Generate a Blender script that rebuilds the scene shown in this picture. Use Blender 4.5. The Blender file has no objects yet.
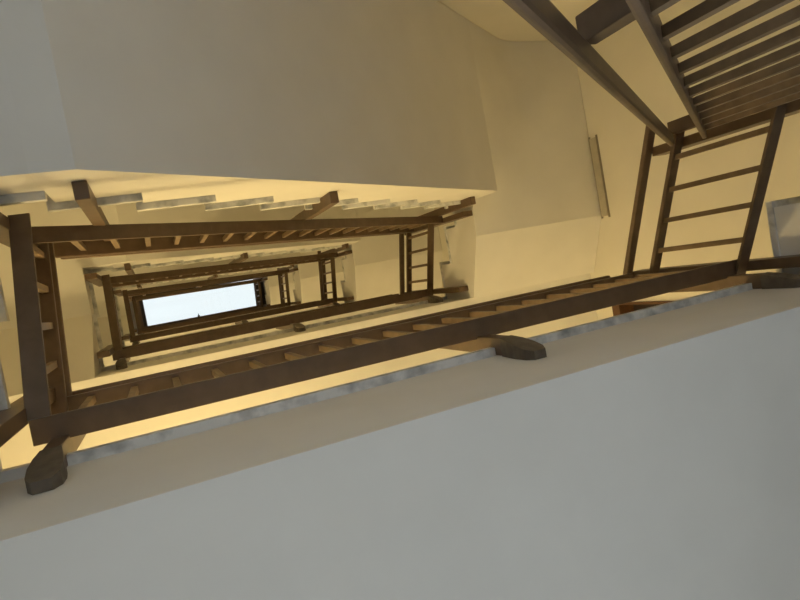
import bpy, bmesh, math, random
from mathutils import Vector, Matrix

# ------------------------------------------------------------------ camera, sky, light, exposure
sc = bpy.context.scene
COL = sc.collection
CAM_Z = 1.36                       # eye height above the ground floor
sc.view_settings.view_transform = 'Standard'
sc.view_settings.look = 'None'
sc.view_settings.exposure = 0.0
sc.view_settings.gamma = 1.0
sc.view_settings.use_curve_mapping = False

cam_data = bpy.data.cameras.new('camera')
cam = bpy.data.objects.new('camera', cam_data)
COL.objects.link(cam)
cam_data.sensor_width = 36.0
cam_data.lens = 598.25 / 800.0 * 36.0
cam_data.clip_start = 0.02
right = Vector((0.9087578, 0.1790756, -0.3769498))
up = Vector((0.1841579, -0.9826312, -0.0228423))
back = Vector((-0.3744932, -0.0486602, -0.9259519))
M3 = Matrix((right, up, back)).transposed()
cam.matrix_world = Matrix.Translation((0, 0, CAM_Z)) @ M3.to_4x4()
sc.camera = cam

world = bpy.data.worlds.new('sky')
sc.world = world
world.use_nodes = True
bg = world.node_tree.nodes['Background']
bg.inputs['Color'].default_value = (0.92, 0.98, 0.985, 1)
bg.inputs['Strength'].default_value = 1.08

# added area light for cool light from below, at an equally added entrance
day = bpy.data.lights.new('added_daylight', 'AREA')
day.shape = 'RECTANGLE'
day.size = 1.9
day.size_y = 1.6
day.energy = 46
day.spread = math.radians(55)
day.color = (0.87, 0.945, 1.0)
day_o = bpy.data.objects.new('added_daylight', day)
COL.objects.link(day_o)
day_o.location = (0.50, 1.66, 1.20)
day_o.rotation_euler = (math.radians(-75), 0, 0)      # faces into the hall (-y), a little down, tilt chosen for its bounce on the landing faces

LAMP_STRENGTH = 275.0
LAMP_COLOR = (1.0, 0.73, 0.30, 1)

# ------------------------------------------------------------------ helpers
def mat(name, color, rough=0.6, noise=0.0, scale=8.0, metallic=0.0, bump=0.0, color2=None, detail=4.0, lo=0.35, hi=0.65):
    m = bpy.data.materials.new(name)
    m.use_nodes = True
    nt = m.node_tree
    b = nt.nodes['Principled BSDF']
    b.inputs['Base Color'].default_value = (*color, 1)
    b.inputs['Roughness'].default_value = rough
    b.inputs['Metallic'].default_value = metallic
    if noise > 0 or color2:
        tc = nt.nodes.new('ShaderNodeTexCoord')
        n = nt.nodes.new('ShaderNodeTexNoise')
        n.inputs['Scale'].default_value = scale
        n.inputs['Detail'].default_value = detail
        r = nt.nodes.new('ShaderNodeValToRGB')
        c2 = color2 if color2 else tuple(c * (1 - noise) for c in color)
        r.color_ramp.elements[0].color = (*c2, 1)
        r.color_ramp.elements[1].color = (*color, 1)
        r.color_ramp.elements[0].position = lo
        r.color_ramp.elements[1].position = hi
        nt.links.new(tc.outputs['Object'], n.inputs['Vector'])
        nt.links.new(n.outputs['Fac'], r.inputs['Fac'])
        nt.links.new(r.outputs['Color'], b.inputs['Base Color'])
        if bump:
            bp = nt.nodes.new('ShaderNodeBump')
            bp.inputs['Strength'].default_value = bump
            bp.inputs['Distance'].default_value = 0.01
            nt.links.new(n.outputs['Fac'], bp.inputs['Height'])
            nt.links.new(bp.outputs['Normal'], b.inputs['Normal'])
    return m

M_PLASTER = mat('white_plaster', (0.80, 0.785, 0.76), 0.8, 0.05, 3.0, bump=0.08)
M_WALL = mat('cream_wall_paint', (0.79, 0.755, 0.68), 0.8, 0.06, 2.0, bump=0.08)
M_TILE = mat('grey_marble', (0.78, 0.79, 0.79), 0.5, color2=(0.30, 0.32, 0.35), scale=14.0, detail=6.0, lo=0.28, hi=0.55)
M_STEEL = mat('brown_painted_steel', (0.140, 0.090, 0.055), 0.42, 0.22, 20.0, bump=0.04)
M_BALUSTER = mat('paler_brown_steel', (0.21, 0.142, 0.082), 0.45, 0.25, 20.0)  # paler brown than the rails, with random tone
M_FOOT = mat('brown_painted_bracket', (0.15, 0.122, 0.095), 0.6, 0.35, 30.0, bump=0.3)
M_FRAME = mat('dark_skylight_frame', (0.06, 0.05, 0.042), 0.5, 0.2, 12.0)
M_EDGE = mat('pale_metal_edge', (0.36, 0.36, 0.35), 0.4, 0.15, 12.0, metallic=0.3)
M_FLOOR = mat('terrazzo_floor', (0.50, 0.49, 0.46), 0.5, color2=(0.34, 0.33, 0.31), scale=60.0, detail=3.0)
M_WOOD = mat('brown_wood_casing', (0.12, 0.055, 0.025), 0.5, 0.3, 9.0)
M_DARK = mat('dark_wood_door', (0.028, 0.016, 0.011), 0.45, 0.3, 6.0)
M_STRIP = mat('pale_plastic', (0.50, 0.46, 0.38), 0.5, 0.12, 20.0)
M_CHANNEL = mat('grey_channel', (0.26, 0.23, 0.19), 0.6, 0.1, 20.0)
M_BRASS = mat('brass', (0.55, 0.40, 0.16), 0.35, 0.1, 20.0, metallic=0.9)
M_CEMENT = mat('pale_cement', (0.62, 0.62, 0.62), 0.9, 0.2, 40.0, bump=0.4)

M_GLASS = bpy.data.materials.new('skylight_glass')
M_GLASS.use_nodes = True
_nt = M_GLASS.node_tree
_nt.nodes.remove(_nt.nodes['Principled BSDF'])
_tr = _nt.nodes.new('ShaderNodeBsdfTransparent'); _tr.inputs['Color'].default_value = (0.96, 0.98, 0.99, 1)
_gl = _nt.nodes.new('ShaderNodeBsdfGlossy'); _gl.inputs['Roughness'].default_value = 0.05
_mx = _nt.nodes.new('ShaderNodeMixShader'); _mx.inputs['Fac'].default_value = 0.04
_nt.links.new(_tr.outputs[0], _mx.inputs[1]); _nt.links.new(_gl.outputs[0], _mx.inputs[2])
_nt.links.new(_mx.outputs[0], _nt.nodes['Material Output'].inputs['Surface'])

M_GLOBE = bpy.data.materials.new('added_lamp_globe')  # emission of the added, unseen lamps
M_GLOBE.use_nodes = True
_b = M_GLOBE.node_tree.nodes['Principled BSDF']
_b.inputs['Base Color'].default_value = (0.9, 0.85, 0.7, 1)
_b.inputs['Emission Color'].default_value = LAMP_COLOR
_b.inputs['Emission Strength'].default_value = LAMP_STRENGTH

M_GLOBE_DIM = M_GLOBE.copy()
M_GLOBE_DIM.name = 'added_dim_globe'  # weaker emission for the added lamps on the right
M_GLOBE_DIM.node_tree.nodes['Principled BSDF'].inputs['Emission Strength'].default_value = LAMP_STRENGTH * .22

def box(bm, x0, x1, y0, y1, z0, z1):
    v = [bm.verts.new(p) for p in ((x0,y0,z0),(x1,y0,z0),(x1,y1,z0),(x0,y1,z0),(x0,y0,z1),(x1,y0,z1),(x1,y1,z1),(x0,y1,z1))]
    for f in ((3,2,1,0),(4,5,6,7),(0,1,5,4),(1,2,6,5),(2,3,7,6),(3,0,4,7)):
        bm.faces.new([v[i] for i in f])

def solid(bm, bottom, top):
    """closed solid between two matching rings of points"""
    a = [bm.verts.new(p) for p in bottom]; b = [bm.verts.new(p) for p in top]
    n = len(a)
    bm.faces.new(a[::-1]); bm.faces.new(b)
    for i in range(n):
        j = (i + 1) % n
        bm.faces.new((a[i], a[j], b[j], b[i]))

def bar(bm, p, q, side, w, h):
    """bar of rectangular section from p to q; side = unit horizontal width direction, h measured vertically upward"""
    p = Vector(p); q = Vector(q); s = Vector(side) * (w / 2); u = Vector((0, 0, h))
    solid(bm, [p - s, p + s, p + s + u, p - s + u], [q - s, q + s, q + s + u, q - s + u])

def finish(name, bm, m, parent=None, base=(0, 0, 0), bevel=0.0, smooth=False):
    bmesh.ops.recalc_face_normals(bm, faces=bm.faces)
    if bevel > 0:
        bmesh.ops.bevel(bm, geom=[e for e in bm.edges if e.is_manifold and e.calc_face_angle(0) > 0.5], offset=bevel, segments=2, affect='EDGES', profile=0.6)
    me = bpy.data.meshes.new(name)
    if base != (0, 0, 0):
        bmesh.ops.translate(bm, verts=bm.verts, vec=-Vector(base))
    bm.to_mesh(me); bm.free()
    if smooth:
        for p in me.polygons: p.use_smooth = True
    me.materials.append(m)
    o = bpy.data.objects.new(name, me)
    COL.objects.link(o)
    if parent: o.parent = parent
    return o

def tag(o, label=None, cat=None, group=None, kind=None):
    if label: o['label'] = label
    if cat: o['category'] = cat
    if group: o['group'] = group
    if kind: o['kind'] = kind

def empty(name, loc, label, cat, group=None):
    o = bpy.data.objects.new(name, None)
    COL.objects.link(o)
    o.location = loc
    o.empty_display_size = 0.1
    tag(o, label, cat, group)
    return o

def copy_tree(o, parent=None):
    c = o.copy(); COL.objects.link(c)
    if parent: c.parent = parent
    for ch in list(o.children):
        copy_tree(ch, c)
    return c

def structure(name, bm, m, parent=None):
    o = finish(name, bm, m, parent)
    if not parent: o['kind'] = 'structure'
    return o

# ------------------------------------------------------------------ dimensions (x along the well, y from far wall to near wall)
H = 3.06                         # storey height
Z0 = CAM_Z + 1.70                # floor level of the first landing
R_ = 0.204                       # riser
XW0, XW1, YW0, YW1 = -1.66, 3.60, -1.64, 1.75      # outer walls
XL, XR, YF, YN = -0.43, 2.36, -0.43, 0.325          # faces of the stairs towards the well
OVR = 0.006                      # overhang on the right flights
OV = 0.026                       # overhang of the marble
TT = 0.03                        # marble thickness
TOP = Z0 + 4 * H + H             # underside of the roof
GROUND = Z0 - H

# ------------------------------------------------------------------ room shell
bm = bmesh.new(); box(bm, XW0 - .2, XW1 + .2, YW0 - .2, YW1 + .2, GROUND - .25, GROUND); structure('floor', bm, M_FLOOR)
bm = bmesh.new(); box(bm, XW0, XW1, YW0 - .2, YW0, GROUND, TOP); structure('wall_far', bm, M_WALL)
bm = bmesh.new(); box(bm, XW0 - .2, XW0, YW0 - .2, YW1 + .2, GROUND, TOP); structure('wall_left', bm, M_WALL)
# right wall with the doorway on the first landing
DY0, DY1, DZ = 0.60, 1.50, Z0 + 2.34
bm = bmesh.new()
box(bm, XW1, XW1 + .2, YW0 - .2, DY0, GROUND, TOP)
box(bm, XW1, XW1 + .2, DY1, YW1 + .2, GROUND, TOP)
box(bm, XW1, XW1 + .2, DY0, DY1, GROUND, Z0 - .03)
box(bm, XW1, XW1 + .2, DY0, DY1, DZ, TOP)
structure('wall_right', bm, M_WALL)
# near wall with an added, unseen entrance opening on the ground floor
EX0, EX1, EZ = -0.50, 1.50, GROUND + 2.15
bm = bmesh.new()
box(bm, XW0, EX0, YW1, YW1 + .2, GROUND, TOP)
box(bm, EX1, XW1, YW1, YW1 + .2, GROUND, TOP)
box(bm, EX0, EX1, YW1, YW1 + .2, EZ, TOP)
structure('wall_near', bm, M_WALL)
# roof with the skylight opening
SX0, SX1, SY0, SY1 = -0.262, 2.668, -0.50, 0.262
bm = bmesh.new()
box(bm, XW0 - .2, XW1 + .2, YW0 - .2, SY0 - .06, TOP, TOP + .22)
box(bm, XW0 - .2, XW1 + .2, SY1 + .06, YW1 + .2, TOP, TOP + .22)
box(bm, XW0 - .2, SX0 - .06, SY0 - .06, SY1 + .06, TOP, TOP + .22)
box(bm, SX1 + .06, XW1 + .2, SY0 - .06, SY1 + .06, TOP, TOP + .22)
structure('ceiling', bm, M_PLASTER)

# skylight
win = bpy.data.objects.new('window_1', None); COL.objects.link(win)
win['kind'] = 'structure'; win.location = (0, 0, 0)
bm = bmesh.new()
W = 0.20
for a in ((SX0 - W, SX1 + W, SY0 - W, SY0), (SX0 - W, SX1 + W, SY1, SY1 + W), (SX0 - W, SX0, SY0, SY1), (SX1, SX1 + W, SY0, SY1)):
    box(bm, *a, TOP - .09, TOP - .002)
finish('window_frame', bm, M_FRAME, win)
bm = bmesh.new()
for a in ((SX0, SX1, SY0 - .05, SY0 - .001), (SX0, SX1, SY1 + .001, SY1 + .05), (SX0 - .05, SX0 - .001, SY0 - .05, SY1 + .05), (SX1 + .001, SX1 + .05, SY0 - .05, SY1 + .05)):
    box(bm, *a, TOP, TOP + .26)
finish('upstand', bm, M_FRAME, win)
bm = bmesh.new()
for a in ((SX0 - W - .03, SX1 + W + .03, SY0 - W - .03, SY0 - W), (SX0 - W - .03, SX1 + W + .03, SY1 + W, SY1 + W + .03), (SX0 - W - .03, SX0 - W, SY0 - W, SY1 + W), (SX1 + W, SX1 + W + .03, SY0 - W, SY1 + W)):
    box(bm, *a, TOP - .11, TOP - .002)
finish('edge_strip', bm, M_EDGE, win)
bm = bmesh.new(); box(bm, SX0 - .03, SX1 + .03, SY0 - .03, SY1 + .03, TOP + .24, TOP + .252)
finish('glass_pane', bm, M_GLASS, win)
bm = bmesh.new(); box(bm, 1.00, 1.06, SY1 - .045, SY1 + .002, TOP - .06, TOP - .02); box(bm, 1.02, 1.04, SY1 - .09, SY1 - .04, TOP - .05, TOP - .03)
finish('latch', bm, M_FRAME, win, bevel=.004)

G = .003                         # plaster joint between stairs and walls
XS0, XS1, YS0, YS1 = XW0 + G, XW1 - G, YW0 + G, YW1 - G
# ------------------------------------------------------------------ stairs (built once, relative to the landing below, then copied upward)
ORD = ['ground floor', 'lowest', 'second', 'third', 'fourth', 'fifth']
F_RUN0, F_GO, F_N = -0.24, 0.2715, 10
def fx(i): return F_RUN0 + F_GO * i
FLZ = 2 * R_                     # left corner landing
FRZ = FLZ + 11 * R_              # right corner landing
FL_B, FR_B, L_B = 0.14, 2.35, -0.50          # undersides
SLOPE = (1.94 - 0.13) / (2.36 + 0.127)

def tile(name, parent, boxes, base, bevel=.004):
    bm = bmesh.new()
    for b in boxes: box(bm, *b)
    return finish(name, bm, M_TILE, parent, base, bevel)

def proto_landing(z):
    t = empty('landing', (1.0, 1.0, z), None, 'landing')
    base = (1.0, 1.0, 0)
    lb = lambda x: L_B + .017 * (x - .5)          # the underside is not quite level
    bm = bmesh.new(); solid(bm, [(XS0, YN, lb(XS0)), (XS1, YN, lb(XS1)), (XS1, YS1, lb(XS1)), (XS0, YS1, lb(XS0))], [(XS0, YN, -TT), (XS1, YN, -TT), (XS1, YS1, -TT), (XS0, YS1, -TT)])
    finish('slab', bm, M_PLASTER, t, base)
    tile('floor_tiles', t, [(XS0, XS1, YN - OV, YS1, -TT, 0)], base, 0)
    return t

def proto_left(z):
    t = empty('stair_flight', (-1.0, .1, z), None, 'stairs')
    base = (-1.0, .1, 0)
    prof = [(YN, L_B), (YN, -TT), (.185, -TT), (.185, R_ - TT), (-.087, R_ - TT), (-.087, FL_B)]
    bm = bmesh.new(); solid(bm, [(XS0, y, zz) for y, zz in prof], [(XL, y, zz) for y, zz in prof])
    finish('stair_slab', bm, M_PLASTER, t, base)
    tile('tread', t, [(XS0, XL + OV, -.087, .185 + OV, R_ - TT, R_)], base)
    tile('floor_tiles', t, [(XS0, XL + OV, .185, YN - OV, -TT, 0)], base, 0)
    return t

def proto_left_corner(z):
    t = empty('corner_landing', (-1.0, -1.0, z + FLZ), None, 'landing')
    base = (-1.0, -1.0, FLZ)
    bm = bmesh.new()
    ring = [(XS0, YS0), (F_RUN0, YS0), (F_RUN0, YF), (XL, YF), (XL, -.087), (XS0, -.087)]
    solid(bm, [(x, y, FL_B) for x, y in ring], [(x, y, FLZ - TT) for x, y in ring])
    finish('slab', bm, M_PLASTER, t, base)
    tile('floor_tiles', t, [(XS0, XL + OV, YF + OV, -.087 + OV, FLZ - TT, FLZ), (XS0, F_RUN0, YS0, YF + OV, FLZ - TT, FLZ)], base, 0)
    return t

def proto_far(z):
    t = empty('stair_flight', (1.0, -1.0, z), None, 'stairs')
    base = (1.0, -1.0, 0)
    prof = [(-.127, FL_B), (F_RUN0, FL_B)]
    for i in range(F_N):
        zt = FLZ + R_ * (i + 1) - TT
        prof.append((fx(i), zt)); prof.append((min(fx(i + 1), XR), zt))
    prof.append((XR, FL_B + SLOPE * (XR + .127)))
    bm = bmesh.new(); solid(bm, [(x, YS0, zz) for x, zz in prof], [(x, YF, zz) for x, zz in prof])
    finish('stair_slab', bm, M_PLASTER, t, base)
    for i in range(F_N):
        zt = FLZ + R_ * (i + 1)
        tile('tread', t, [(fx(i) - OV, fx(i + 1), YS0, YF + OV, zt - TT, zt)], base)
    return t

def proto_right_corner(z):
    t = empty('corner_landing', (3.0, -1.0, z + FRZ), None, 'landing')
    base = (3.0, -1.0, FRZ)
    sl = lambda x: FL_B + SLOPE * (x + .127)
    xe = 2.93
    bm = bmesh.new()
    zt = FRZ - TT; zl = zt - R_; xs = fx(10)
    def zb(x, y):
        z = sl(x)
        d = (z - FR_B + .12) / .24                       # rounded fold into the level part
        d = min(1.0, max(0.0, d))
        z = min(z, FR_B + 1) if d <= 0 else (z - .24 * d * d / 2 if d < 1 else FR_B)
        u = min(1.0, max(0.0, (y + 1.45) / 1.295)); u = u * u * (3 - 2 * u)
        return z + (FR_B - z) * u
    NX, NY = 26, 20
    X = [XR + (XS1 - XR) * i / NX for i in range(NX + 1)]
    Y = [YS0 + (-.155 - YS0) * (1 - (1 - j / NY) ** 1.6) for j in range(NY + 1)]
    g = [[bm.verts.new((x, y, zb(x, y))) for y in Y] for x in X]
    for i in range(NX):
        for j in range(NY):
            f = bm.faces.new((g[i][j], g[i][j + 1], g[i + 1][j + 1], g[i + 1][j])); f.smooth = True
    P = lambda pts: bm.faces.new([bm.verts.new(p) for p in pts])
    lo = lambda x, y: (x, y, zb(x, y))
    tp = lambda x, y: (x, y, zt)
    y0, y1 = YS0, -.155
    P([tp(XR, y0), tp(XS1, y0), tp(XS1, y1), tp(XR, y1)])
    P([tp(XR, y0), tp(XR, y1)] + [lo(XR, y) for y in Y[::-1]])
    P([tp(XS1, y1), tp(XS1, y0)] + [lo(XS1, y) for y in Y])
    P([tp(XS1, y0), tp(XR, y0)] + [lo(x, y0) for x in X])
    P([tp(XR, y1), tp(XS1, y1)] + [lo(x, y1) for x in X[::-1]])
    finish('slab', bm, M_PLASTER, t, base)
    tile('floor_tiles', t, [(xs - OV, XS1, YS0, YF, zt, FRZ), (XR - OVR, XS1, YF, -.27, zt, FRZ)], base, 0)
    return t

def proto_right(z):
    t = empty('stair_flight', (3.0, .0, z), None, 'stairs')
    base = (3.0, .0, 0)
    prof = [(-.155, FR_B), (-.155, FRZ - TT), (-.27, FRZ - TT), (-.27, FRZ + R_ - TT), (.02, FRZ + R_ - TT), (.02, H - TT), (YN, H - TT), (YN, H + L_B)]
    bm = bmesh.new(); solid(bm, [(XR, y, zz) for y, zz in prof], [(XS1, y, zz) for y, zz in prof])
    finish('stair_slab', bm, M_PLASTER, t, base)
    tile('tread', t, [(XR - OVR, XS1, -.27 - OV, .02, FRZ + R_ - TT, FRZ + R_)], base)
    tile('tread', t, [(XR - OVR, XS1, .02 - OV, YN - OV, H - TT, H)], base)
    return t

LAND = ['wide grey white landing underside filling the bottom of the view, grey stone edge',
        'second landing up, cream edge band just above the long lowest railing',
        'third landing up, narrow cream edge below the second small ring of railings',
        'fourth landing up, thin pale edge around the third small ring of railings',
        'topmost landing, right under the skylight']
pl = None
for k in range(0, 5):
    if pl is None: pl = proto_landing(Z0); o = pl
    else:
        o = copy_tree(pl); o.location.z = Z0 + k * H
    tag(o, LAND[k], 'landing', 'landings on the near side')
FLIGHTS = [
    (proto_left, 'stairs', 'short left stair flight with grey treads %s', 'short stair flights on the left'),
    (proto_left_corner, 'landing', 'left corner landing of the stairs %s', 'corner landings on the left'),
    (proto_far, 'stairs', 'long far stair flight with toothed grey treads %s', 'long stair flights on the far side'),
    (proto_right_corner, 'landing', 'right corner landing of the stairs %s', 'corner landings on the right'),
    (proto_right, 'stairs', 'short right stair flight with toothed grey treads %s', 'short stair flights on the right'),
]
SUFFIX = ['starting at the ground floor', 'around the largest ring of railings', 'around the second ring of railings',
          'around the third ring of railings', 'around the smallest ring by the skylight']
for fn, cat, lab, grp in FLIGHTS:
    p = fn(Z0 - H); zb = p.location.z
    tag(p, lab % SUFFIX[0], cat, grp)
    for k in range(0, 4):
        c = copy_tree(p); c.location.z = zb + (k + 1) * H
        tag(c, lab % SUFFIX[k + 1], cat, grp)

# ------------------------------------------------------------------ railings
RW = 0.058
def make_post(parent, base, px, py, ztop, zrail, zfoot, out, span, flare):
    """straight square post standing against the side face of the stairs, just behind the rails; flared plate at the foot of some.
    out = unit vector (towards the face), span = distance from the rails' axis to the face"""
    o = Vector(out); s = Vector((-o.y, o.x, 0)); c = Vector((px, py, 0))
    hw = .021
    d0 = RW / 2 - .004; d1 = span - .001
    dm = (d0 + d1) / 2; hd = (d1 - d0) / 2
    def sweep(bm, secs):
        rings = []
        for d, z, a, b in secs:
            q = c + o * d + Vector((0, 0, z))
            rings.append([bm.verts.new(q + s * sx * a + o * sy * b) for sx, sy in ((-1, -1), (1, -1), (1, 1), (-1, 1))])
        bm.faces.new(rings[0][::-1]); bm.faces.new(rings[-1])
        for r0, r1 in zip(rings, rings[1:]):
            for i in range(4):
                j = (i + 1) % 4
                bm.faces.new((r0[i], r0[j], r1[j], r1[i]))
    zend = zfoot + (.10 if flare else -.06)
    bm = bmesh.new(); sweep(bm, [(dm, ztop, hw, hd), (dm, zend, hw, hd)])
    post = finish('post', bm, M_STEEL, parent, base, .003)
    if flare:
        bm = bmesh.new()
        sweep(bm, [(dm, zfoot + .10, .023, hd + .001), (dm + .003, zfoot + .05, .031, hd - .003), (dm + .008, zfoot, .036, hd - .008),
               (dm + .013, zfoot - .045, .034, hd - .013), (dm + .016, zfoot - .075, .020, hd - .016)])
        finish('foot_plate', bm, M_FOOT, post, base)
    return post

def make_railing(name_loc, p, q, side, out, nbal, bal0, bal1, posts, top=.50, hand=.66, shift=0.0, span=.08, flare=False, rw=None, ends=((0, 0), (0, 0)), hw=.048, mw=.050):
    rw = rw or RW
    # ends = how far (middle rail, handrail) run past the start and the end of the bottom rail
    """p, q: ends of the bottom rail's underside centre line; side: unit width direction pointing to the stairs"""
    t = empty('stair_railing', name_loc, None, 'railing')
    base = tuple(name_loc)
    P = Vector(p); Q = Vector(q); S = Vector(side)
    def run(name, dz, w, h, sh, ext, bev, m=M_STEEL):
        bm = bmesh.new()
        d = (Q - P); L = Vector((d.x, d.y, 0)).length; e0 = d / L * ext[0]; e1 = d / L * ext[1]
        a = P - e0 + Vector((0, 0, dz)) + S * sh; b = Q + e1 + Vector((0, 0, dz)) + S * sh
        bar(bm, a, b, side, w, h)
        return finish(name, bm, m, t, base, bev)
    run('bottom_rail', 0, rw, .014, 0, (0, 0), .002)
    run('middle_rail', top, mw, .024, shift, (ends[0][0], ends[1][0]), .006)
    run('handrail', hand, hw, .030, shift, (ends[0][1], ends[1][1]), .010)
    d = Q - P
    for i in range(nbal):
        u = bal0 + (bal1 - bal0) * i / max(1, nbal - 1)
        c = P + d * u
        bm = bmesh.new()
        a = .011
        zb = c.z + .008; zt = c.z + top + .006
        solid(bm, [(c.x + sx * a, c.y + sy * a, zb) for sx, sy in ((-1,-1),(1,-1),(1,1),(-1,1))],
                  [(c.x + sx * a + S.x * shift, c.y + sy * a + S.y * shift, zt) for sx, sy in ((-1,-1),(1,-1),(1,1),(-1,1))])
        finish('baluster', bm, M_BALUSTER, t, base)
    for u, dfoot in posts:
        c = P + d * u
        make_post(t, base, c.x, c.y, c.z + hand + .01, c.z, c.z - dfoot, out, span, flare)
    return t

yc_n, yc_f, xc_l, xc_r = .275 - .034, -.377 + RW / 2, -.355 + RW / 2, 2.279 - RW / 2
def proto_n(z):
    x0, x1 = -.3475, 2.279
    L = x1 - x0
    return make_railing((1.0, yc_n, z), (x0, yc_n, z + .075), (x1, yc_n, z + .075), (0, 1, 0), (0, 1, 0), 19, (-.25 - x0) / L, (2.18 - x0) / L,
                        [((-.285 - x0) / L, .245), ((.99 - x0) / L, .245), ((2.19 - x0) / L, .245)], span=YN - yc_n, flare=True, rw=.068, ends=((0, 0), (-.12, -.12)))
def proto_l(z):
    return make_railing((xc_l, 0, z), (xc_l, .208, z + .084), (xc_l, -.377, z + .420), (-1, 0, 0), (-1, 0, 0), 4, .18, .85,
                        [(.02, .35), (.95, .40)], top=.47, hand=.61, shift=.02, span=-XL + xc_l, ends=((.055, .055), (0, 0)))
def proto_f(z):
    x0, x1 = -.3475, 2.279; z0, z1 = .678, 2.695
    L = x1 - x0
    return make_railing((1.0, yc_f, z), (x0, yc_f, z + z0), (x1, yc_f, z + z1), (0, -1, 0), (0, -1, 0), 19, (-.24 - x0) / L, (2.16 - x0) / L,
                        [((-.135 - x0) / L, .50), ((.877 - x0) / L, .50), ((2.22 - x0) / L, .52)], top=.52, hand=.68, span=-YF + yc_f, hw=.054, mw=.068, ends=((0, 0), (-.05, -.08)))
def proto_r(z):
    return make_railing((xc_r, 0, z), (xc_r, -.39, z + 2.842), (xc_r, .275, z + 3.135), (1, 0, 0), (1, 0, 0), 4, .17, .78,
                        [(.08, .46), (.95, .44)], top=.47, hand=.645, span=XR - xc_r, ends=((.04, .09), (-.02, -.03)))

RN = ['long brown steel railing along the lowest landing edge, above the grey white underside',
      'long railing across the bottom of the second ring of railings up the well',
      'long railing across the bottom of the third ring of railings up the well',
      'long railing across the bottom of the fourth ring, below the skylight',
      'topmost long railing right at the lower edge of the skylight']
RL = ['short thick brown railing climbing at the left end of the largest ring',
      'short left railing of the second ring of railings up the well',
      'short left railing of the third ring of railings up the well',
      'short left railing of the smallest ring, left of the skylight']
RF = ['dark railing with tightly packed bars overhead, rising close to the camera',
      'long sloping brown railing on the far side of the largest ring',
      'long far railing across the top of the second ring of railings',
      'long far railing across the top of the third ring of railings',
      'long far railing of the smallest ring, above the skylight']
RR = ['large brown ladder-like railing at the right end of the lowest landing',
      'short ladder-like railing at the right end of the largest ring, with white lit bars',
      'short right railing of the second small ring up the well',
      'short right railing of the third small ring up the well',
      'smallest short railing touching the right end of the skylight']
def repeat(fn, first, labels, group, dx=0.0):
    p = fn(first)
    tag(p, labels[0], 'railing', group)
    for k in range(1, len(labels)):
        c = copy_tree(p); c.location.z = p.location.z + k * H; c.location.x += dx
        tag(c, labels[k], 'railing', group)
repeat(proto_n, Z0, RN, 'railings along the landings')
repeat(proto_l, Z0, RL, 'short railings on the left', .02)
repeat(proto_f, Z0 - H, RF, 'railings along the far flights')
repeat(proto_r, Z0 - H, RR, 'short railings on the right')

# guard closing the left side of the top landing
g = empty('landing_guard', (xc_l, 0, Z0 + 4 * H), 'short level guard rail left of the skylight on the top landing', 'railing')
bm = bmesh.new(); bar(bm, (xc_l, .275, Z0 + 4 * H + .075), (xc_l, -.377, Z0 + 4 * H + .075), (1, 0, 0), RW, .014)
finish('bottom_rail', bm, M_STEEL, g, (xc_l, 0, Z0 + 4 * H))
bm = bmesh.new(); bar(bm, (xc_l, .275, Z0 + 4 * H + .70), (xc_l, -.377, Z0 + 4 * H + .70), (1, 0, 0), .05, .03)
finish('handrail', bm, M_STEEL, g, (xc_l, 0, Z0 + 4 * H))
for i in range(5):
    y = .2 - .125 * i
    bm = bmesh.new(); box(bm, xc_l - .0085, xc_l + .0085, y - .0085, y + .0085, Z0 + 4 * H + .085, Z0 + 4 * H + .71)
    finish('baluster', bm, M_STEEL, g, (xc_l, 0, Z0 + 4 * H))

# ------------------------------------------------------------------ door on the first landing
door = bpy.data.objects.new('door_1', None); COL.objects.link(door)
door['kind'] = 'structure'; door.location = (XW1, (DY0 + DY1) / 2, Z0)
db = (XW1, (DY0 + DY1) / 2, Z0)
bm = bmesh.new(); box(bm, XW1 + .13, XW1 + .175, DY0 + .022, DY1 - .022, Z0 + .005, DZ - .04)
finish('door_leaf', bm, M_DARK, door, db, .003)
bm = bmesh.new()
box(bm, XW1 - .015, XW1 + .19, DY0 - .0, DY0 + .022, Z0, DZ)
box(bm, XW1 - .015, XW1 + .19, DY1 - .022, DY1, Z0, DZ)
box(bm, XW1 - .02, XW1 + .19, DY0 - .02, DY1 + .02, DZ - .04, DZ + .05)
finish('door_frame', bm, M_WOOD, door, db, .003)
bm = bmesh.new(); box(bm, XW1 + .09, XW1 + .131, DY1 - .16, DY1 - .13, Z0 + 1.0, Z0 + 1.03); box(bm, XW1 + .085, XW1 + .10, DY1 - .27, DY1 - .13, Z0 + 1.0, Z0 + 1.022)
finish('door_handle', bm, M_BRASS, door, db, .004)

# added entrance frame to go with the area light (below the camera's view)
ent = bpy.data.objects.new('added_entrance', None); COL.objects.link(ent)
ent['kind'] = 'structure'; ent.location = (EX0, YW1, GROUND)
bm = bmesh.new()
for a in ((EX0, EX0 + .06, GROUND, EZ), (EX1 - .06, EX1, GROUND, EZ), ((EX0 + EX1) / 2 - .04, (EX0 + EX1) / 2 + .04, GROUND, EZ - .06)):
    box(bm, a[0], a[1], YW1 + .06, YW1 + .12, a[2], a[3])
box(bm, EX0 + .06, EX1 - .06, YW1 + .06, YW1 + .12, EZ - .06, EZ)
finish('door_frame', bm, M_FRAME, ent, (EX0, YW1, GROUND))
bm = bmesh.new(); box(bm, EX0 + .05, EX1 - .05, YW1 + .085, YW1 + .095, GROUND + .01, EZ - .05)
finish('glass_pane', bm, M_GLASS, ent, (EX0, YW1, GROUND))

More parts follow.
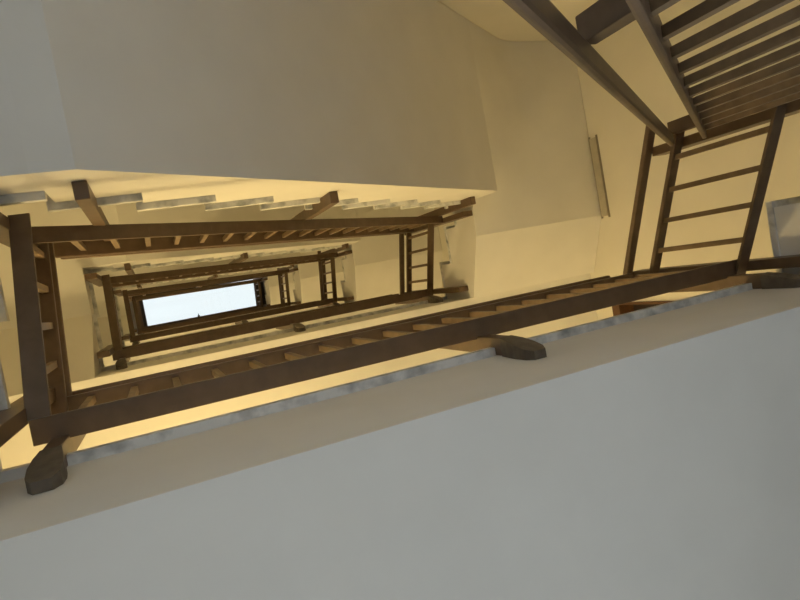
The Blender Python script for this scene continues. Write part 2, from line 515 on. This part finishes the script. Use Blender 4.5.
# ------------------------------------------------------------------ pale batten along the top of the right wall
bt = empty('wall_batten', (XW1, -.45, Z0 + 2.32), 'narrow pale batten along the top of the right wall, beside the dark railing corner', 'batten')
bb = (XW1, -.45, Z0 + 2.32)
bm = bmesh.new(); box(bm, XW1 - .018, XW1 - .001, -.80, -.14, Z0 + 2.262, Z0 + 2.335)
finish('cover_strip', bm, M_STRIP, bt, bb, .004)
bm = bmesh.new(); box(bm, XW1 - .012, XW1 - .001, -.815, -.125, Z0 + 2.25, Z0 + 2.262); box(bm, XW1 - .012, XW1 - .001, -.815, -.125, Z0 + 2.335, Z0 + 2.346)
o = finish('edge_channel', bm, M_CHANNEL, bt, bb); o['label'] = 'dark edge lines'

# ------------------------------------------------------------------ lamps added to supply the warm light (near wall, hidden by the landing below)
def proto_added_lamp(z, LX, LZ, gm):
    b = (LX, YW1, z + LZ)
    t = empty('added_lamp', b, None, 'lamp')
    bm = bmesh.new(); bmesh.ops.create_cone(bm, cap_ends=True, segments=24, radius1=.06, radius2=.05, depth=.03, matrix=Matrix.Translation((LX, YW1 - .0155, z + LZ)) @ Matrix.Rotation(math.pi / 2, 4, 'X'))
    finish('back_plate', bm, M_BRASS, t, b)
    bm = bmesh.new(); bar(bm, (LX, YW1 - .03, z + LZ - .008), (LX, YW1 - .07, z + LZ - .008), (1, 0, 0), .016, .016)
    finish('arm', bm, M_BRASS, t, b)
    bm = bmesh.new(); bmesh.ops.create_uvsphere(bm, u_segments=20, v_segments=12, radius=.085, matrix=Matrix.Translation((LX, YW1 - .152, z + LZ)))
    finish('added_globe', bm, gm, t, b, smooth=True)
    return t
FLOORS = ['lowest', 'second', 'third', 'fourth']
for lx, gm in ((0.10, M_GLOBE), (2.95, M_GLOBE_DIM)):
    p = proto_added_lamp(Z0, lx, 1.15 if lx < 1 else 1.85, gm)
    z_first = p.location.z
    for k in range(4):
        c = p if k == 0 else copy_tree(p)
        c.location.z = z_first + k * H
        if k: c.scale = (.86, .86, .86)                  # smaller, weaker lamps higher up
        where = 'nearer the left stair flight' if lx < 1 else 'nearer the brown door side'
        tag(c, 'added unseen globe lamp above the %s landing, %s' % (FLOORS[k], where), 'lamp', 'added lamps on the landings')
